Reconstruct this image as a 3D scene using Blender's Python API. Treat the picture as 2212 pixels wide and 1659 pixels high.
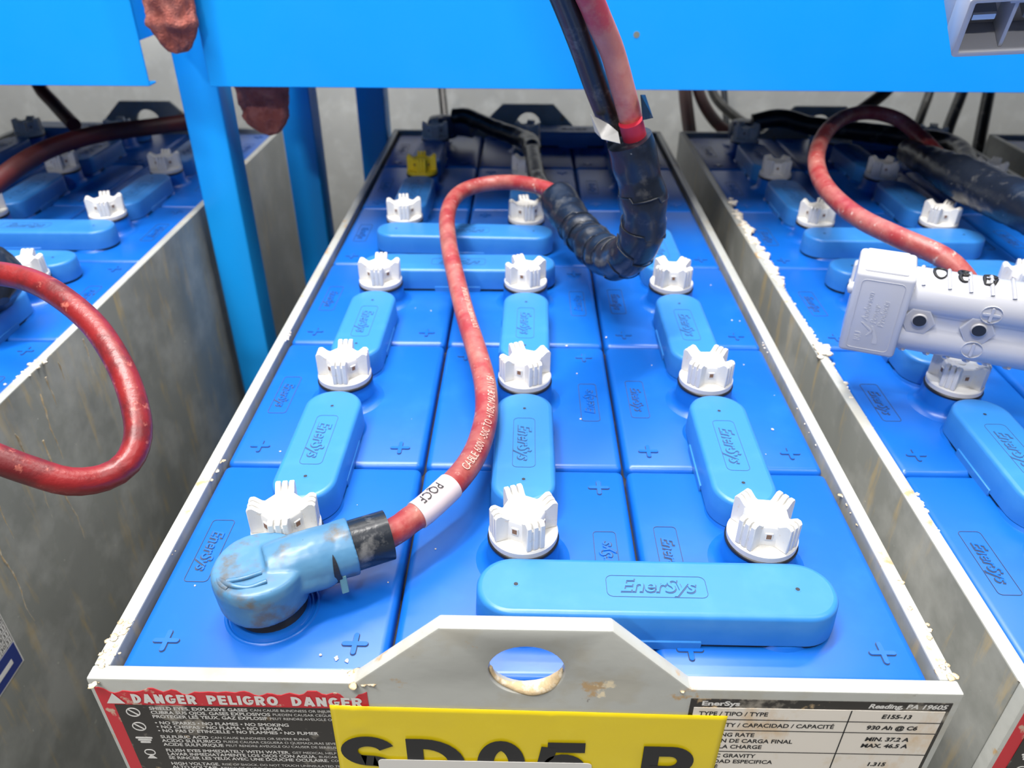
import bpy, bmesh, math, random
from mathutils import Vector, Matrix, Euler, noise
random.seed(7)
S = bpy.context.scene
COL = S.collection
for o in list(bpy.data.objects): bpy.data.objects.remove(o)

# ------------------------------------------------------------------ camera
F_PX = 1673.996
cam_d = bpy.data.cameras.new('camera'); cam = bpy.data.objects.new('camera', cam_d); COL.objects.link(cam)
cam.location = (-.0016, -.29074, .38943)
cam.rotation_euler = Euler((1.00166, -.00326, .0187), 'XYZ')
cam_d.sensor_fit = 'HORIZONTAL'; cam_d.sensor_width = 36.0
cam_d.lens = F_PX / 2212 * 36.0
cam_d.clip_start = .02; cam_d.clip_end = 60
cam_d.dof.use_dof = True; cam_d.dof.focus_distance = .50; cam_d.dof.aperture_fstop = 8.5
S.camera = cam
# ------------------------------------------------------------------ light
S.view_settings.view_transform = 'Standard'; S.view_settings.look = 'None'
S.view_settings.gamma = 1.0; S.view_settings.use_curve_mapping = False
S.view_settings.exposure = 0.0
w = bpy.data.worlds.new('world'); S.world = w; w.use_nodes = True
w.node_tree.nodes['Background'].inputs[0].default_value = (.84, .92, 1.0, 1)
w.node_tree.nodes['Background'].inputs[1].default_value = .08
def area(name, loc, target, sx, sy, power, col=(1, .97, .93)):
    l = bpy.data.lights.new(name, 'AREA'); l.shape = 'RECTANGLE'; l.size = sx; l.size_y = sy
    l.energy = power; l.color = col
    o = bpy.data.objects.new(name, l); COL.objects.link(o); o.location = loc
    o.rotation_euler = (Vector(target) - Vector(loc)).to_track_quat('-Z', 'Y').to_euler()
    return o
area('strip_light_overhead', (-.35, .42, 2.6), (-.2, .25, 0), 1.8, .14, 132)
area('strip_light_front', (-.55, -.95, 2.6), (0, .5, .1), 1.9, .16, 76)
area('strip_light_low_front', (-.68, -2.25, 2.05), (.1, .6, .2), .26, .12, 26)
area('strip_light_right', (1.7, -.4, 2.6), (.4, .3, 0), .16, 1.6, 26)
area('strip_light_aisle', (.2, 1.50, 2.6), (.2, 1.55, 0), 3.0, .12, 40)

# ------------------------------------------------------------------ pixel helpers (used only to find real coordinates)
CAM_M = cam.rotation_euler.to_matrix()
def ray(x, y): return CAM_M @ Vector(((x - 1106) / F_PX, -(y - 829.5) / F_PX, -1))
def pz(x, y, z):
    r_ = ray(x, y); return Vector(cam.location) + r_ * ((z - cam.location.z) / r_.z)
def pd(x, y, D): return Vector(cam.location) + ray(x, y) * D          # at axial depth D

# ------------------------------------------------------------------ materials
def lin(c):
    return tuple((v / 12.92 if v <= .04045 else ((v + .055) / 1.055) ** 2.4) for v in [x / 255 for x in c]) + (1,)
MATS = {}
def mat(name, col, rough=.45, metal=0, patches=(), bump=0, bscale=60, spec=.5, coat=0, stretch=None, emis=None):
    """patches: (colour, noise scale, threshold low, threshold high, amount)"""
    m = bpy.data.materials.new(name); m.use_nodes = True; MATS[name] = m
    nt = m.node_tree; b = nt.nodes['Principled BSDF']
    b.inputs['Roughness'].default_value = rough; b.inputs['Metallic'].default_value = metal
    b.inputs['Specular IOR Level'].default_value = spec
    if coat: b.inputs['Coat Weight'].default_value = coat; b.inputs['Coat Roughness'].default_value = .15
    base = lin(col) if max(col) > 1 else tuple(col) + (1,)
    tc = nt.nodes.new('ShaderNodeTexCoord'); vec = tc.outputs['Object']
    if stretch:
        mp = nt.nodes.new('ShaderNodeMapping'); mp.inputs['Scale'].default_value = stretch
        nt.links.new(vec, mp.inputs['Vector']); vec2 = mp.outputs['Vector']
    else: vec2 = vec
    cur = None
    for i, (c, sc, lo, hi, amt) in enumerate(patches):
        n = nt.nodes.new('ShaderNodeTexNoise'); n.inputs['Scale'].default_value = sc
        n.inputs['Detail'].default_value = 6; n.inputs['Roughness'].default_value = .62
        nt.links.new(vec2 if (stretch and i == 0) else vec, n.inputs['Vector'])
        r = nt.nodes.new('ShaderNodeMapRange'); r.inputs['From Min'].default_value = lo
        r.inputs['From Max'].default_value = hi; r.inputs['To Max'].default_value = amt
        nt.links.new(n.outputs['Fac'], r.inputs['Value'])
        mx = nt.nodes.new('ShaderNodeMix'); mx.data_type = 'RGBA'
        nt.links.new(r.outputs['Result'], mx.inputs['Factor'])
        if cur is None: mx.inputs['A'].default_value = base
        else: nt.links.new(cur, mx.inputs['A'])
        mx.inputs['B'].default_value = lin(c) if max(c) > 1 else tuple(c) + (1,)
        cur = mx.outputs['Result']
    if cur is None: b.inputs['Base Color'].default_value = base
    else: nt.links.new(cur, b.inputs['Base Color'])
    if bump:
        n = nt.nodes.new('ShaderNodeTexNoise'); n.inputs['Scale'].default_value = bscale; n.inputs['Detail'].default_value = 4
        nt.links.new(vec, n.inputs['Vector'])
        bp = nt.nodes.new('ShaderNodeBump'); bp.inputs['Strength'].default_value = bump; bp.inputs['Distance'].default_value = .002
        nt.links.new(n.outputs['Fac'], bp.inputs['Height']); nt.links.new(bp.outputs['Normal'], b.inputs['Normal'])
    return m
M_LID = mat('blue_cell_plastic', (.003, .104, .47), .33, patches=(((.015, .15, .50), 22, .52, .78, .4), ((.02, .03, .06), 45, .70, .80, .8), ((.7, .7, .68), 160, .765, .80, .8)), bump=.08, bscale=30)
M_COVER = mat('light_blue_cover_plastic', (.028, .185, .53), .36, patches=(((.055, .24, .58), 30, .5, .75, .45), ((.75, .80, .85), 190, .745, .78, .7), ((.02, .07, .2), 70, .74, .8, .6)), bump=.1, bscale=60)
M_WHITE = mat('white_cap_plastic', (.68, .67, .645), .42, patches=(((.62, .50, .36), 260, .60, .70, .55), ((.35, .25, .16), 420, .71, .74, .8)), bump=.12, bscale=160)
M_YELLOWCAP = mat('yellow_cap_plastic', (.80, .60, .02), .45)
M_GASKET = mat('black_rubber', (.012, .012, .015), .4)
M_BLACK = mat('black_gap_filler', (.008, .008, .010), .5, patches=(((.05, .05, .05), 90, .55, .7, .6),))  # near black: goo in the gaps, and shaded depth put into the colour
M_DIRT = mat('grimy_groove', (.035, .045, .07), .7)
M_DIRT2 = mat('dusty_groove', (.035, .075, .17), .7)
M_WINDOW = mat('brown_vent_window', (.22, .11, .05), .5)
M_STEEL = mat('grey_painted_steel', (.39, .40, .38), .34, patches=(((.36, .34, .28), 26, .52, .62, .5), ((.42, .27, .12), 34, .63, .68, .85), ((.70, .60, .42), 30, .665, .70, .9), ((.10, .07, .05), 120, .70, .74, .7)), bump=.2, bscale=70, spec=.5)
M_STEELSIDE = mat('grey_painted_steel_shaded_streaked', (.20, .208, .195), .30, patches=(((.40, .30, .14), 9, .55, .66, .55), ((.34, .345, .33), 12, .46, .66, .7), ((.6, .58, .5), 110, .71, .74, .7), ((.14, .14, .14), 7, .55, .75, .4)), bump=.15, bscale=18, stretch=(1, 6, 1.0))  # same grey paint, darkened to put the gap shade into the walls; streaks are stains
M_CRUST = mat('salt_crust', (.80, .74, .64), .9, patches=(((.55, .38, .2), 120, .5, .65, .7),), bump=.6, bscale=300)
M_RUST = mat('rust_crust', (.58, .44, .26), .85, patches=(((.75, .68, .55), 150, .5, .6, .8),), bump=.6, bscale=200)
M_DECK = mat('dark_shelf_sheet', (.02, .03, .05), .6)  # unseen deck, coloured dark to keep blue bounce off the cells below
M_RACK = mat('bright_blue_powder_coat', (.003, .355, .98), .38, patches=(((.03, .42, .98), 6, .4, .8, .25), ((.45, .42, .36), 75, .765, .78, .9)), bump=.03, bscale=200)
M_REDC = mat('red_cable_rubber', (.30, .032, .034), .42, patches=(((.42, .16, .13), 38, .40, .66, .85), ((.16, .03, .03), 22, .58, .72, .6), ((.55, .42, .37), 120, .61, .70, .8)), bump=.25, bscale=150)
M_REDCL = mat('red_loop_rubber', (.22, .014, .016), .36, patches=(((.10, .012, .015), 26, .47, .6, .85), ((.62, .2, .15), 90, .6, .72, .7), ((.03, .02, .02), 60, .68, .72, .8)), bump=.3, bscale=150)
M_REDPINK = mat('faded_red_cable_rubber', (.60, .20, .15), .5, patches=(((.55, .05, .07), 13, .52, .6, .9), ((.80, .42, .32), 20, .5, .7, .5), ((.05, .03, .03), 170, .69, .71, .8)), bump=.2, bscale=150)
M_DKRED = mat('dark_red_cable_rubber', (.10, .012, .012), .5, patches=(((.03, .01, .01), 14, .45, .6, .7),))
M_BLKC = mat('black_cable_rubber', (.013, .013, .013), .30, patches=(((.16, .15, .13), 60, .56, .72, .7),), bump=.15, bscale=90)
M_TAPE = mat('black_electrical_tape', (.010, .014, .024), .30, patches=(((.10, .10, .10), 70, .58, .7, .5), ((.5, .5, .48), 160, .70, .73, .6)), bump=.5, bscale=55)
M_BOOT = mat('pale_blue_boot_vinyl', (.070, .200, .36), .34, patches=(((.11, .25, .38), 18, .45, .7, .6), ((.13, .10, .06), 42, .50, .64, .8), ((.03, .03, .03), 240, .70, .73, .8)), bump=.2, bscale=35)
M_BOOTEDGE = mat('green_grey_torn_vinyl', (.16, .34, .34), .5)
M_SLEEVE = mat('dark_heat_shrink', (.012, .016, .024), .27, patches=(((.22, .22, .22), 55, .54, .70, .6),), bump=.3, bscale=80)
M_WRAP = mat('pale_label_wrap', (.62, .53, .56), .4)
M_INK = mat('black_ink', (.012, .012, .014), .5)
M_PALEINK = mat('pale_ink', (.68, .42, .36), .5)
M_WHITEINK = mat('white_ink', (.74, .73, .71), .5)
M_REDL = mat('red_label_print', (.60, .02, .035), .4, patches=(((.62, .50, .38), 80, .60, .65, .85),))
M_BLKL = mat('black_label_print', (.020, .017, .015), .35, patches=(((.34, .31, .26), 45, .565, .67, .8), ((.5, .36, .2), 60, .64, .70, .8)))
M_PLATE = mat('stained_white_plate', (.80, .75, .68), .4, patches=(((.68, .48, .27), 28, .56, .7, .7), ((.70, .60, .45), 60, .6, .7, .5)), stretch=(1.5, 1, .8))
M_YEL = mat('yellow_vinyl_label', (.80, .62, .012), .30, patches=(((.88, .72, .03), 25, .5, .7, .4),), bump=.08, bscale=25)
M_BLUEL = mat('dark_blue_print', (.02, .04, .22), .4)
M_GREYP = mat('light_grey_connector_plastic', (.50, .51, .56), .24, patches=(((.55, .5, .42), 60, .7, .76, .3),), bump=.02, bscale=40)
M_HOLE = mat('painted_hole_shade', (.015, .018, .025), .6)  # flat dark faces stand in for the shade inside holes and the split
M_METAL = mat('dull_metal', (.5, .5, .5), .35, .9)
M_RAG = mat('red_brown_terry_cloth', (.34, .105, .085), .95, patches=(((.50, .20, .16), 60, .45, .65, .7), ((.14, .04, .04), 25, .55, .7, .5)), bump=1.0, bscale=420, spec=.1)
M_WALL = mat('pale_painted_wall', (.50, .495, .46), .8, patches=(((.40, .40, .38), 4, .48, .7, .6), ((.7, .7, .66), 18, .5, .7, .5)), bump=.2, bscale=30)
M_FLOOR = mat('grey_concrete', (.22, .22, .21), .7, patches=(((.12, .12, .12), 5, .4, .7, .7),), bump=.3, bscale=40)

# ------------------------------------------------------------------ mesh helpers
class MB:
    def __init__(s): s.v = []; s.f = []; s.m = []; s.sm = []
    def add(s, vs, fs, mi=0, xf=None, smooth=False):
        k = len(s.v)
        s.v += [tuple(xf @ Vector(q)) if xf is not None else tuple(q) for q in vs]
        for f in fs: s.f.append([i + k for i in f]); s.m.append(mi); s.sm.append(smooth)
    def bm(s, b, mi=0, xf=None, smooth=False):
        b.verts.index_update(); s.add([v.co.copy() for v in b.verts], [[v.index for v in f.verts] for f in b.faces], mi, xf, smooth); b.free()
    def box(s, a, b, mi=0, bev=0, seg=2, xf=None, smooth=False):
        m = bmesh.new(); bmesh.ops.create_cube(m, size=1)
        for v in m.verts: v.co = Vector([(a[i] + b[i]) / 2 + v.co[i] * (b[i] - a[i]) for i in range(3)])
        if bev: bmesh.ops.bevel(m, geom=list(m.edges), offset=bev, segments=seg, affect='EDGES', profile=.5)
        s.bm(m, mi, xf, smooth)
    def lathe(s, prof, n=32, mi=0, xf=None, smooth=True, a0=0):
        vs = []; fs = []
        for r, z in prof:
            for k in range(n):
                t = a0 + 2 * math.pi * k / n; vs.append((r * math.cos(t), r * math.sin(t), z))
        for i in range(len(prof) - 1):
            for k in range(n):
                fs.append([i * n + k, i * n + (k + 1) % n, (i + 1) * n + (k + 1) % n, (i + 1) * n + k])
        s.add(vs, fs, mi, xf, smooth)
        s.add([vs[k] for k in range(n)], [list(range(n))[::-1]], mi, xf)
        s.add(vs[-n:], [list(range(n))], mi, xf)
    def prism(s, pts, z0, z1, mi=0, bev=0, xf=None, seg=2, holes=()):
        m = bmesh.new()
        loops = [pts] + list(holes); es = []
        for lp in loops:
            vv = [m.verts.new((x, y, z0)) for x, y in lp]
            for i in range(len(vv)): es.append(m.edges.new((vv[i], vv[(i + 1) % len(vv)])))
        if holes: bmesh.ops.triangle_fill(m, use_beauty=True, edges=es)
        else: m.faces.new([e for e in m.verts])
        for f in m.faces:
            f.normal_update()
        fs = list(m.faces)
        r = bmesh.ops.extrude_face_region(m, geom=fs)
        for v in [g for g in r['geom'] if isinstance(g, bmesh.types.BMVert)]: v.co.z = z1
        bmesh.ops.recalc_face_normals(m, faces=m.faces)
        if bev:
            ed = [e for e in m.edges if len(e.link_faces) == 2 and e.calc_face_angle(0) > .6]
            bmesh.ops.bevel(m, geom=ed, offset=bev, segments=seg, affect='EDGES', profile=.5)
        s.bm(m, mi, xf)
    def build(s, name, mats, parent=None, loc=None, rot=None, auto=True):
        me = bpy.data.meshes.new(name); me.from_pydata(s.v, [], s.f)
        for m in (mats if isinstance(mats, (list, tuple)) else [mats]): me.materials.append(m)
        me.polygons.foreach_set('material_index', s.m); me.polygons.foreach_set('use_smooth', s.sm)
        me.update()
        return obj(name, me, parent, loc, rot)
def obj(name, me, parent=None, loc=None, rot=None):
    o = bpy.data.objects.new(name, me); COL.objects.link(o)
    if parent: o.parent = parent
    if loc is not None: o.location = loc
    if rot is not None: o.rotation_euler = rot
    return o
def empty(name, loc, label, cat, group=None):
    o = obj(name, None, None, loc); o.empty_display_size = .05
    return tag(o, label, cat, group)
def tag(o, label, cat, group=None):
    o['label'] = label; o['category'] = cat
    if group: o['group'] = group
    return o
def smooth_by_angle(o, deg=35):
    me = o.data
    me.polygons.foreach_set('use_smooth', [True] * len(me.polygons))
    b = bmesh.new(); b.from_mesh(me)
    for e in b.edges: e.smooth = not (len(e.link_faces) == 2 and e.calc_face_angle(0) > math.radians(deg))
    b.to_mesh(me); b.free()
    return o
_tc = {}
def text(body, size=1, ext=0, shear=0, off=0, space=1, res=3, align='CENTER', xs=1, valign='CENTER'):
    key = (body, size, ext, shear, off, space, res, align, xs, valign)
    if key in _tc: return _tc[key]
    c = bpy.data.curves.new('t', 'FONT'); c.body = body; c.size = size; c.extrude = ext; c.shear = shear; c.offset = off
    c.space_character = space; c.resolution_u = res; c.align_x = align
    c.align_y = valign if valign != 'BASE' else 'TOP_BASELINE'
    if valign == 'BASE': c.align_y = 'TOP_BASELINE'
    o = bpy.data.objects.new('t', c); COL.objects.link(o)
    bpy.context.view_layer.update()
    me = bpy.data.meshes.new_from_object(o.evaluated_get(bpy.context.evaluated_depsgraph_get()))
    vs = [(v.co.x * xs, v.co.y, v.co.z) for v in me.vertices]; fs = [list(p.vertices) for p in me.polygons]
    bpy.data.objects.remove(o); bpy.data.curves.remove(c); bpy.data.meshes.remove(me)
    _tc[key] = (vs, fs); return vs, fs
def T(x=0, y=0, z=0): return Matrix.Translation((x, y, z))
def RZ(a): return Matrix.Rotation(a, 4, 'Z')
FRONT = Matrix(((1, 0, 0, 0), (0, 0, -1, 0), (0, 1, 0, 0), (0, 0, 0, 1)))   # text plane (x, y, z) -> faces -Y
def stadium(L, W, n=14, r=None):
    r = r or W / 2; pts = []
    for cx, cy, a0 in ((L / 2 - r, W / 2 - r, 0), (-L / 2 + r, W / 2 - r, 90), (-L / 2 + r, -W / 2 + r, 180), (L / 2 - r, -W / 2 + r, 270)):
        for k in range(n + 1):
            a = math.radians(a0 + 90 * k / n); q = (cx + r * math.cos(a), cy + r * math.sin(a))
            if not pts or (Vector(q) - Vector(pts[-1])).length > 1e-6: pts.append(q)
    if (Vector(pts[0]) - Vector(pts[-1])).length < 1e-6: pts.pop()
    return pts
def circle(cx, cy, r, n=28): return [(cx + r * math.cos(2 * math.pi * k / n), cy + r * math.sin(2 * math.pi * k / n)) for k in range(n)]
def _arc(cx, cy, rx, ry, a0, a1, n=14): return [(cx + rx * math.cos(math.radians(a0 + (a1 - a0) * k / n)), cy + ry * math.sin(math.radians(a0 + (a1 - a0) * k / n))) for k in range(n + 1)]
def outline(mb, L, W, r, wd, z0, z1, mi=0, xf=None):
    a = stadium(L, W, 5, r); b = stadium(L - 2 * wd, W - 2 * wd, 5, r - wd); n = len(a)
    vs = [(x, y, z0) for x, y in a] + [(x, y, z1) for x, y in a] + [(x, y, z1) for x, y in b] + [(x, y, z0) for x, y in b]
    fs = []
    for k in range(n):
        j = (k + 1) % n
        for i in range(3): fs.append([i * n + k, i * n + j, (i + 1) * n + j, (i + 1) * n + k])
    mb.add(vs, fs, mi, xf)

def spline(pts, step=.006):
    P = [Vector(p) for p in pts]; P = [P[0] * 2 - P[1]] + P + [P[-1] * 2 - P[-2]]; out = []
    for i in range(1, len(P) - 2):
        p0, p1, p2, p3 = P[i - 1:i + 3]; n = max(2, int((p2 - p1).length / step))
        for k in range(n):
            t = k / n
            out.append(.5 * ((2 * p1) + (p2 - p0) * t + (2 * p0 - 5 * p1 + 4 * p2 - p3) * t * t + (3 * p1 - p0 - 3 * p2 + p3) * t ** 3))
    out.append(P[-2]); return out
def frames(path, up=Vector((0, 0, 1))):
    fr = []; n = None
    for i, p in enumerate(path):
        d = (path[min(i + 1, len(path) - 1)] - path[max(i - 1, 0)]).normalized()
        if n is None: n = (up - d * up.dot(d)).normalized()
        else: n = (n - d * n.dot(d)).normalized()
        fr.append((p, d, n, n.cross(d)))           # position, direction, normal, left side
    return fr
def tube(path, rad, n=20, mb=None, mi=0, lump=0, seed=0, ovals=None):
    mb = mb or MB(); fr = frames(path); vs = []; fs = []; L = len(path)
    for i, (p, d, nn, s) in enumerate(fr):
        t = i / (L - 1); r = rad(t) if callable(rad) else rad
        for k in range(n):
            a = 2 * math.pi * k / n; rr = r
            q = nn * math.cos(a) + s * math.sin(a)
            if lump: rr += lump * noise.noise((p + q * r) * 60 + Vector((seed, 0, 0)))
            vs.append(p + q * rr)
    for i in range(L - 1):
        for k in range(n): fs.append([i * n + k, (i + 1) * n + k, (i + 1) * n + (k + 1) % n, i * n + (k + 1) % n])
    mb.add(vs, fs, mi, None, True)
    mb.add(vs[:n], [list(range(n))], mi); mb.add(vs[-n:], [list(range(n))[::-1]], mi)
    return mb
def text_on_tube(mb, path, r, body, s0, size, ang=0, mi=0, flip=False, xs=1, lift=.0007):
    fr = frames(path); acc = [0]
    for i in range(1, len(path)): acc.append(acc[-1] + (path[i] - path[i - 1]).length)
    vs, fs = text(body, size, 0, 0, 0, 1, 2, 'LEFT', xs); out = []
    for x, y, z in vs:
        s = s0 - x if flip else s0 + x; a = ang + (-y if flip else y) / r
        s = max(0, min(acc[-1] - 1e-5, s)); i = max(k for k in range(len(acc)) if acc[k] <= s); i = min(i, len(path) - 2)
        t = (s - acc[i]) / (acc[i + 1] - acc[i])
        p = fr[i][0].lerp(fr[i + 1][0], t); n = fr[i][2].lerp(fr[i + 1][2], t).normalized(); l = fr[i][3].lerp(fr[i + 1][3], t).normalized()
        out.append(p + (n * math.cos(a) + l * math.sin(a)) * (r + lift))
    mb.add(out, fs, mi)

# ------------------------------------------------------------------ setting
def structure(o): o['kind'] = 'structure'; return o
ZF = -.74
m = MB(); m.box((-6, -4, ZF - .1), (6, 2.0, ZF)); structure(m.build('floor', M_FLOOR))
m = MB(); m.box((-6, 1.62 + .1, ZF), (6, 1.9, 3.2)); structure(m.build('wall_back', M_WALL))

# ------------------------------------------------------------------ battery parts
CX = (-.16, 0, .16); PITCH = .1968
def RY(r): return .0955 + PITCH * r
def lid_mesh():
    m = MB()
    m.box((-.0788, -.0976, -.05), (.0788, .0976, 0), 0, .0055, 4, smooth=False)
    # filler neck with flared foot
    m.lathe([(.034, -.0005), (.029, .0012), (.0265, .0035), (.0245, .0075), (.0238, .019), (.0225, .0205)], 40, 0)
    # raised plus signs
    for sx in (-1, 1):
        for mi, g, h in ((1, .0004, .00035), (0, 0, .0011)):
            arm = [(.0015 + g, .0015 + g)] + [(.0015 + g, .0065)] + _arc(0, .0065, .0015 + g, .0015 + g, 15, 165, 5) + [(-.0015 - g, .0065)]
            pp = []
            for q4 in range(4):
                for x_, y_ in arm: pp.append((x_ * math.cos(q4 * math.pi / 2) - y_ * math.sin(q4 * math.pi / 2), x_ * math.sin(q4 * math.pi / 2) + y_ * math.cos(q4 * math.pi / 2)))
            m.prism(pp, -.001, h, mi, 0, T(sx * .058, -.075))
    xf = T(-.058, .003) @ RZ(-math.pi / 2)
    m.add(*text('EnerSys', .0125, .0003, .28, .00042, .98, 3, xs=.98), 1, xf @ T(.0004, -.0004))
    m.add(*text('EnerSys', .0125, .0008, .28, .00012, .98, 3, xs=.98), 0, xf)
    outline(m, .060, .0165, .003, .0004, -.0005, .00035, 1, xf)
    # foot pads beside the terminals
    for sy in (-1, 1):
        m.lathe([(.026, -.0005), (.024, .0022), (.020, .003)], 32, 0, T(0, sy * .05))
    o = m.build('battery_cell', [M_LID, M_DIRT]); me = smooth_by_angle(o, 40).data; bpy.data.objects.remove(o); return me
def cap_mesh(mats, broken=False):
    m = MB()
    m.lathe([(.0215, .0215), (.0232, .0222), (.0234, .0262), (.0226, .0274), (.0150, .0277), (.0145, .0285)], 48, 0)
    m.lathe([(.0152, .0274), (.0150, .0430), (.0142, .0442), (.0125, .0446), (.011, .0438), (.004, .0436), (.003, .0444)], 8, 0, a0=math.pi / 8, smooth=False)
    for k in range(4):
        R4 = RZ(k * math.pi / 2)
        m.box((.0105, -.0060, .0272), (.0212, .0060, .0440), 0, .0008, 1, R4)
        for j in (-1, 0, 1):
            y = j * .0046
            prof = [(.0115, .0275), (.0221, .0275), (.0221, .0468), (.0208, .0488), (.0180, .0490), (.0135, .0452), (.0115, .0447)]
            xf = R4 @ Matrix(((1, 0, 0, 0), (0, 0, -1, y), (0, 1, 0, 0), (0, 0, 0, 1)))
            m.prism(prof, -.0017, .0017, 0, .0005, xf, 1)
        a = RZ(k * math.pi / 2 + math.pi / 4)
        m.box((.0139, -.0026, .0340), (.0148, .0026, .0395), 0, .0003, 1, a)
        m.box((.0142, -.0016, .0350), (.01495, .0016, .0385), 1, 0, 1, a)
    o = m.build('vent_cap', mats); me = smooth_by_angle(o, 32).data; bpy.data.objects.remove(o); return me
def gasket_mesh():
    m = MB(); m.lathe([(.0225, .0188), (.0240, .0193), (.0243, .0205), (.0238, .0218), (.0220, .0222)], 44, 0)
    o = m.build('cap_gasket', M_GASKET); me = o.data; bpy.data.objects.remove(o); return me
def cover_mesh(L, hx):
    m = MB(); W = .0485; H = .0262
    lev = [(0, .003), (0, .0045), (-.0002, .010), (-.0008, H - .003), (-.0016, H - .0012), (-.0030, H - .0003), (-.0045, H)]
    pts0 = stadium(L, W, 12, .0235); n = len(pts0); vs = []; fs = []
    for off, z in lev:
        for x, y in stadium(L + 2 * off, W + 2 * off, 12, .0235 + off): vs.append((x, y, z))
    for i in range(len(lev) - 1):
        for k in range(n): fs.append([i * n + k, i * n + (k + 1) % n, (i + 1) * n + (k + 1) % n, (i + 1) * n + k])
    m.add(vs, fs, 0, None, True); m.add(vs[-n:], [list(range(n))], 0)
    # lower skirt with central tab
    m.prism(stadium(L - .002, W - .002, 8, .0225), .0005, .0032, 2)
    for s in (-1, 1): m.box((-.026, s * W / 2 - .0012, -.001), (.026, s * W / 2 + .0006, .006), 0, .0004, 1)
    for s in (-1, 1):
        m.lathe([(.0022, H - .001), (.0022, H + .00012)], 16, 0, T(s * hx)); m.lathe([(.0014, H - .001), (.0014, H + .0002)], 14, 1, T(s * hx))
    m.add(*text('EnerSys', .0150, .0002, .28, .0005, .98, 3, xs=.98 if L < .2 else 1.0), 3, T(.0003, -.0003, H + .0001))
    m.add(*text('EnerSys', .0150, .0006, .28, .00010, .98, 3, xs=.98 if L < .2 else 1.0), 0, T(0, 0, H + .0001))
    outline(m, .064 if L < .2 else .062, .0175, .004, .00035, H - .001, H + .00025, 3)
    o = m.build('connector_cover', [M_COVER, M_HOLE, M_BLACK, M_DIRT2]); me = smooth_by_angle(o, 38).data; bpy.data.objects.remove(o); return me
ME_LID = lid_mesh(); ME_CAP = cap_mesh([M_WHITE, M_WINDOW]); ME_CAPY = cap_mesh([M_YELLOWCAP, M_WINDOW]); ME_GAS = gasket_mesh()
ME_V = cover_mesh(.1430, .0458); ME_H = cover_mesh(.2240, .0868)

XO, Y0, Y1, WT, ZR = .2515, -.0108, 1.1905, .0098, .005
def tray(parent):
    m = MB()
    lug = [(-.0965, ZR), (-.0455, .0535), (.0485, .0535), (.0965, ZR)]
    hole = [(.0025 + .0216 * math.cos(2 * math.pi * k / 36), .0185 + .0205 * math.sin(2 * math.pi * k / 36)) for k in range(36)]
    prof = [(-XO, ZF + .02), (XO, ZF + .02), (XO, ZR)] + lug[::-1] + [(-XO, ZR)]
    for y in (Y0, Y1 - WT + .0098):
        m.prism(prof, 0, WT, 0, .0013, T(0, y + WT, 0) @ FRONT, 2, holes=[hole])
    o = m
    for s in (-1, 1):
        a, b = sorted((s * XO, s * (XO - WT)))
        m.box((a, Y0 + WT, ZF + .02), (b, Y1, ZR - .0002), 1, .0012, 2)
    m.box((-XO + WT, Y0 + WT, ZF + .02), (XO - WT, Y1, ZF + .03), 1)
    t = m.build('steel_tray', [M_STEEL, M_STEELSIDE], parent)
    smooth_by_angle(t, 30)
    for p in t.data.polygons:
        if p.center.z > .0 and p.normal.z > .3: p.material_index = 0  # side rim tops get the lighter steel, overhead light put into the colour
    f = MB(); f.box((-XO + WT + .0002, Y0 + WT + .0002, -.07), (XO - WT - .0002, Y1 - .0002, -.012))  # dark filler below the lids, stands for goo and the shaded pit
    f.build('sealing_compound', M_BLACK, parent)
    return t
# rim flakes of scale: small irregular lumps on rims
def crust(parent, spots, mat_, seed=1, size=.0022, name='corrosion_crust', flat=.6):
    random.seed(seed); m = MB()
    for (x, y, z, dx, dy, n, sz) in spots:
        for _ in range(n):
            b = bmesh.new(); bmesh.ops.create_icosphere(b, subdivisions=2, radius=1)
            s = sz * random.uniform(.35, 1.1); o = Vector((x + random.gauss(0, dx), y + random.gauss(0, dy), z + random.uniform(-.3, .3) * s))
            k = random.random() * 50
            for v in b.verts:
                d = 1 + .8 * noise.noise(v.co * 1.7 + Vector((k, k, 0))); v.co = o + Vector((v.co.x * s * d * 1.1, v.co.y * s * d * 1.1, v.co.z * s * d * flat))
            m.bm(b, 0, None, True)
    o = m.build(name, mat_, parent); o['kind'] = 'stuff'; return o

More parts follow.
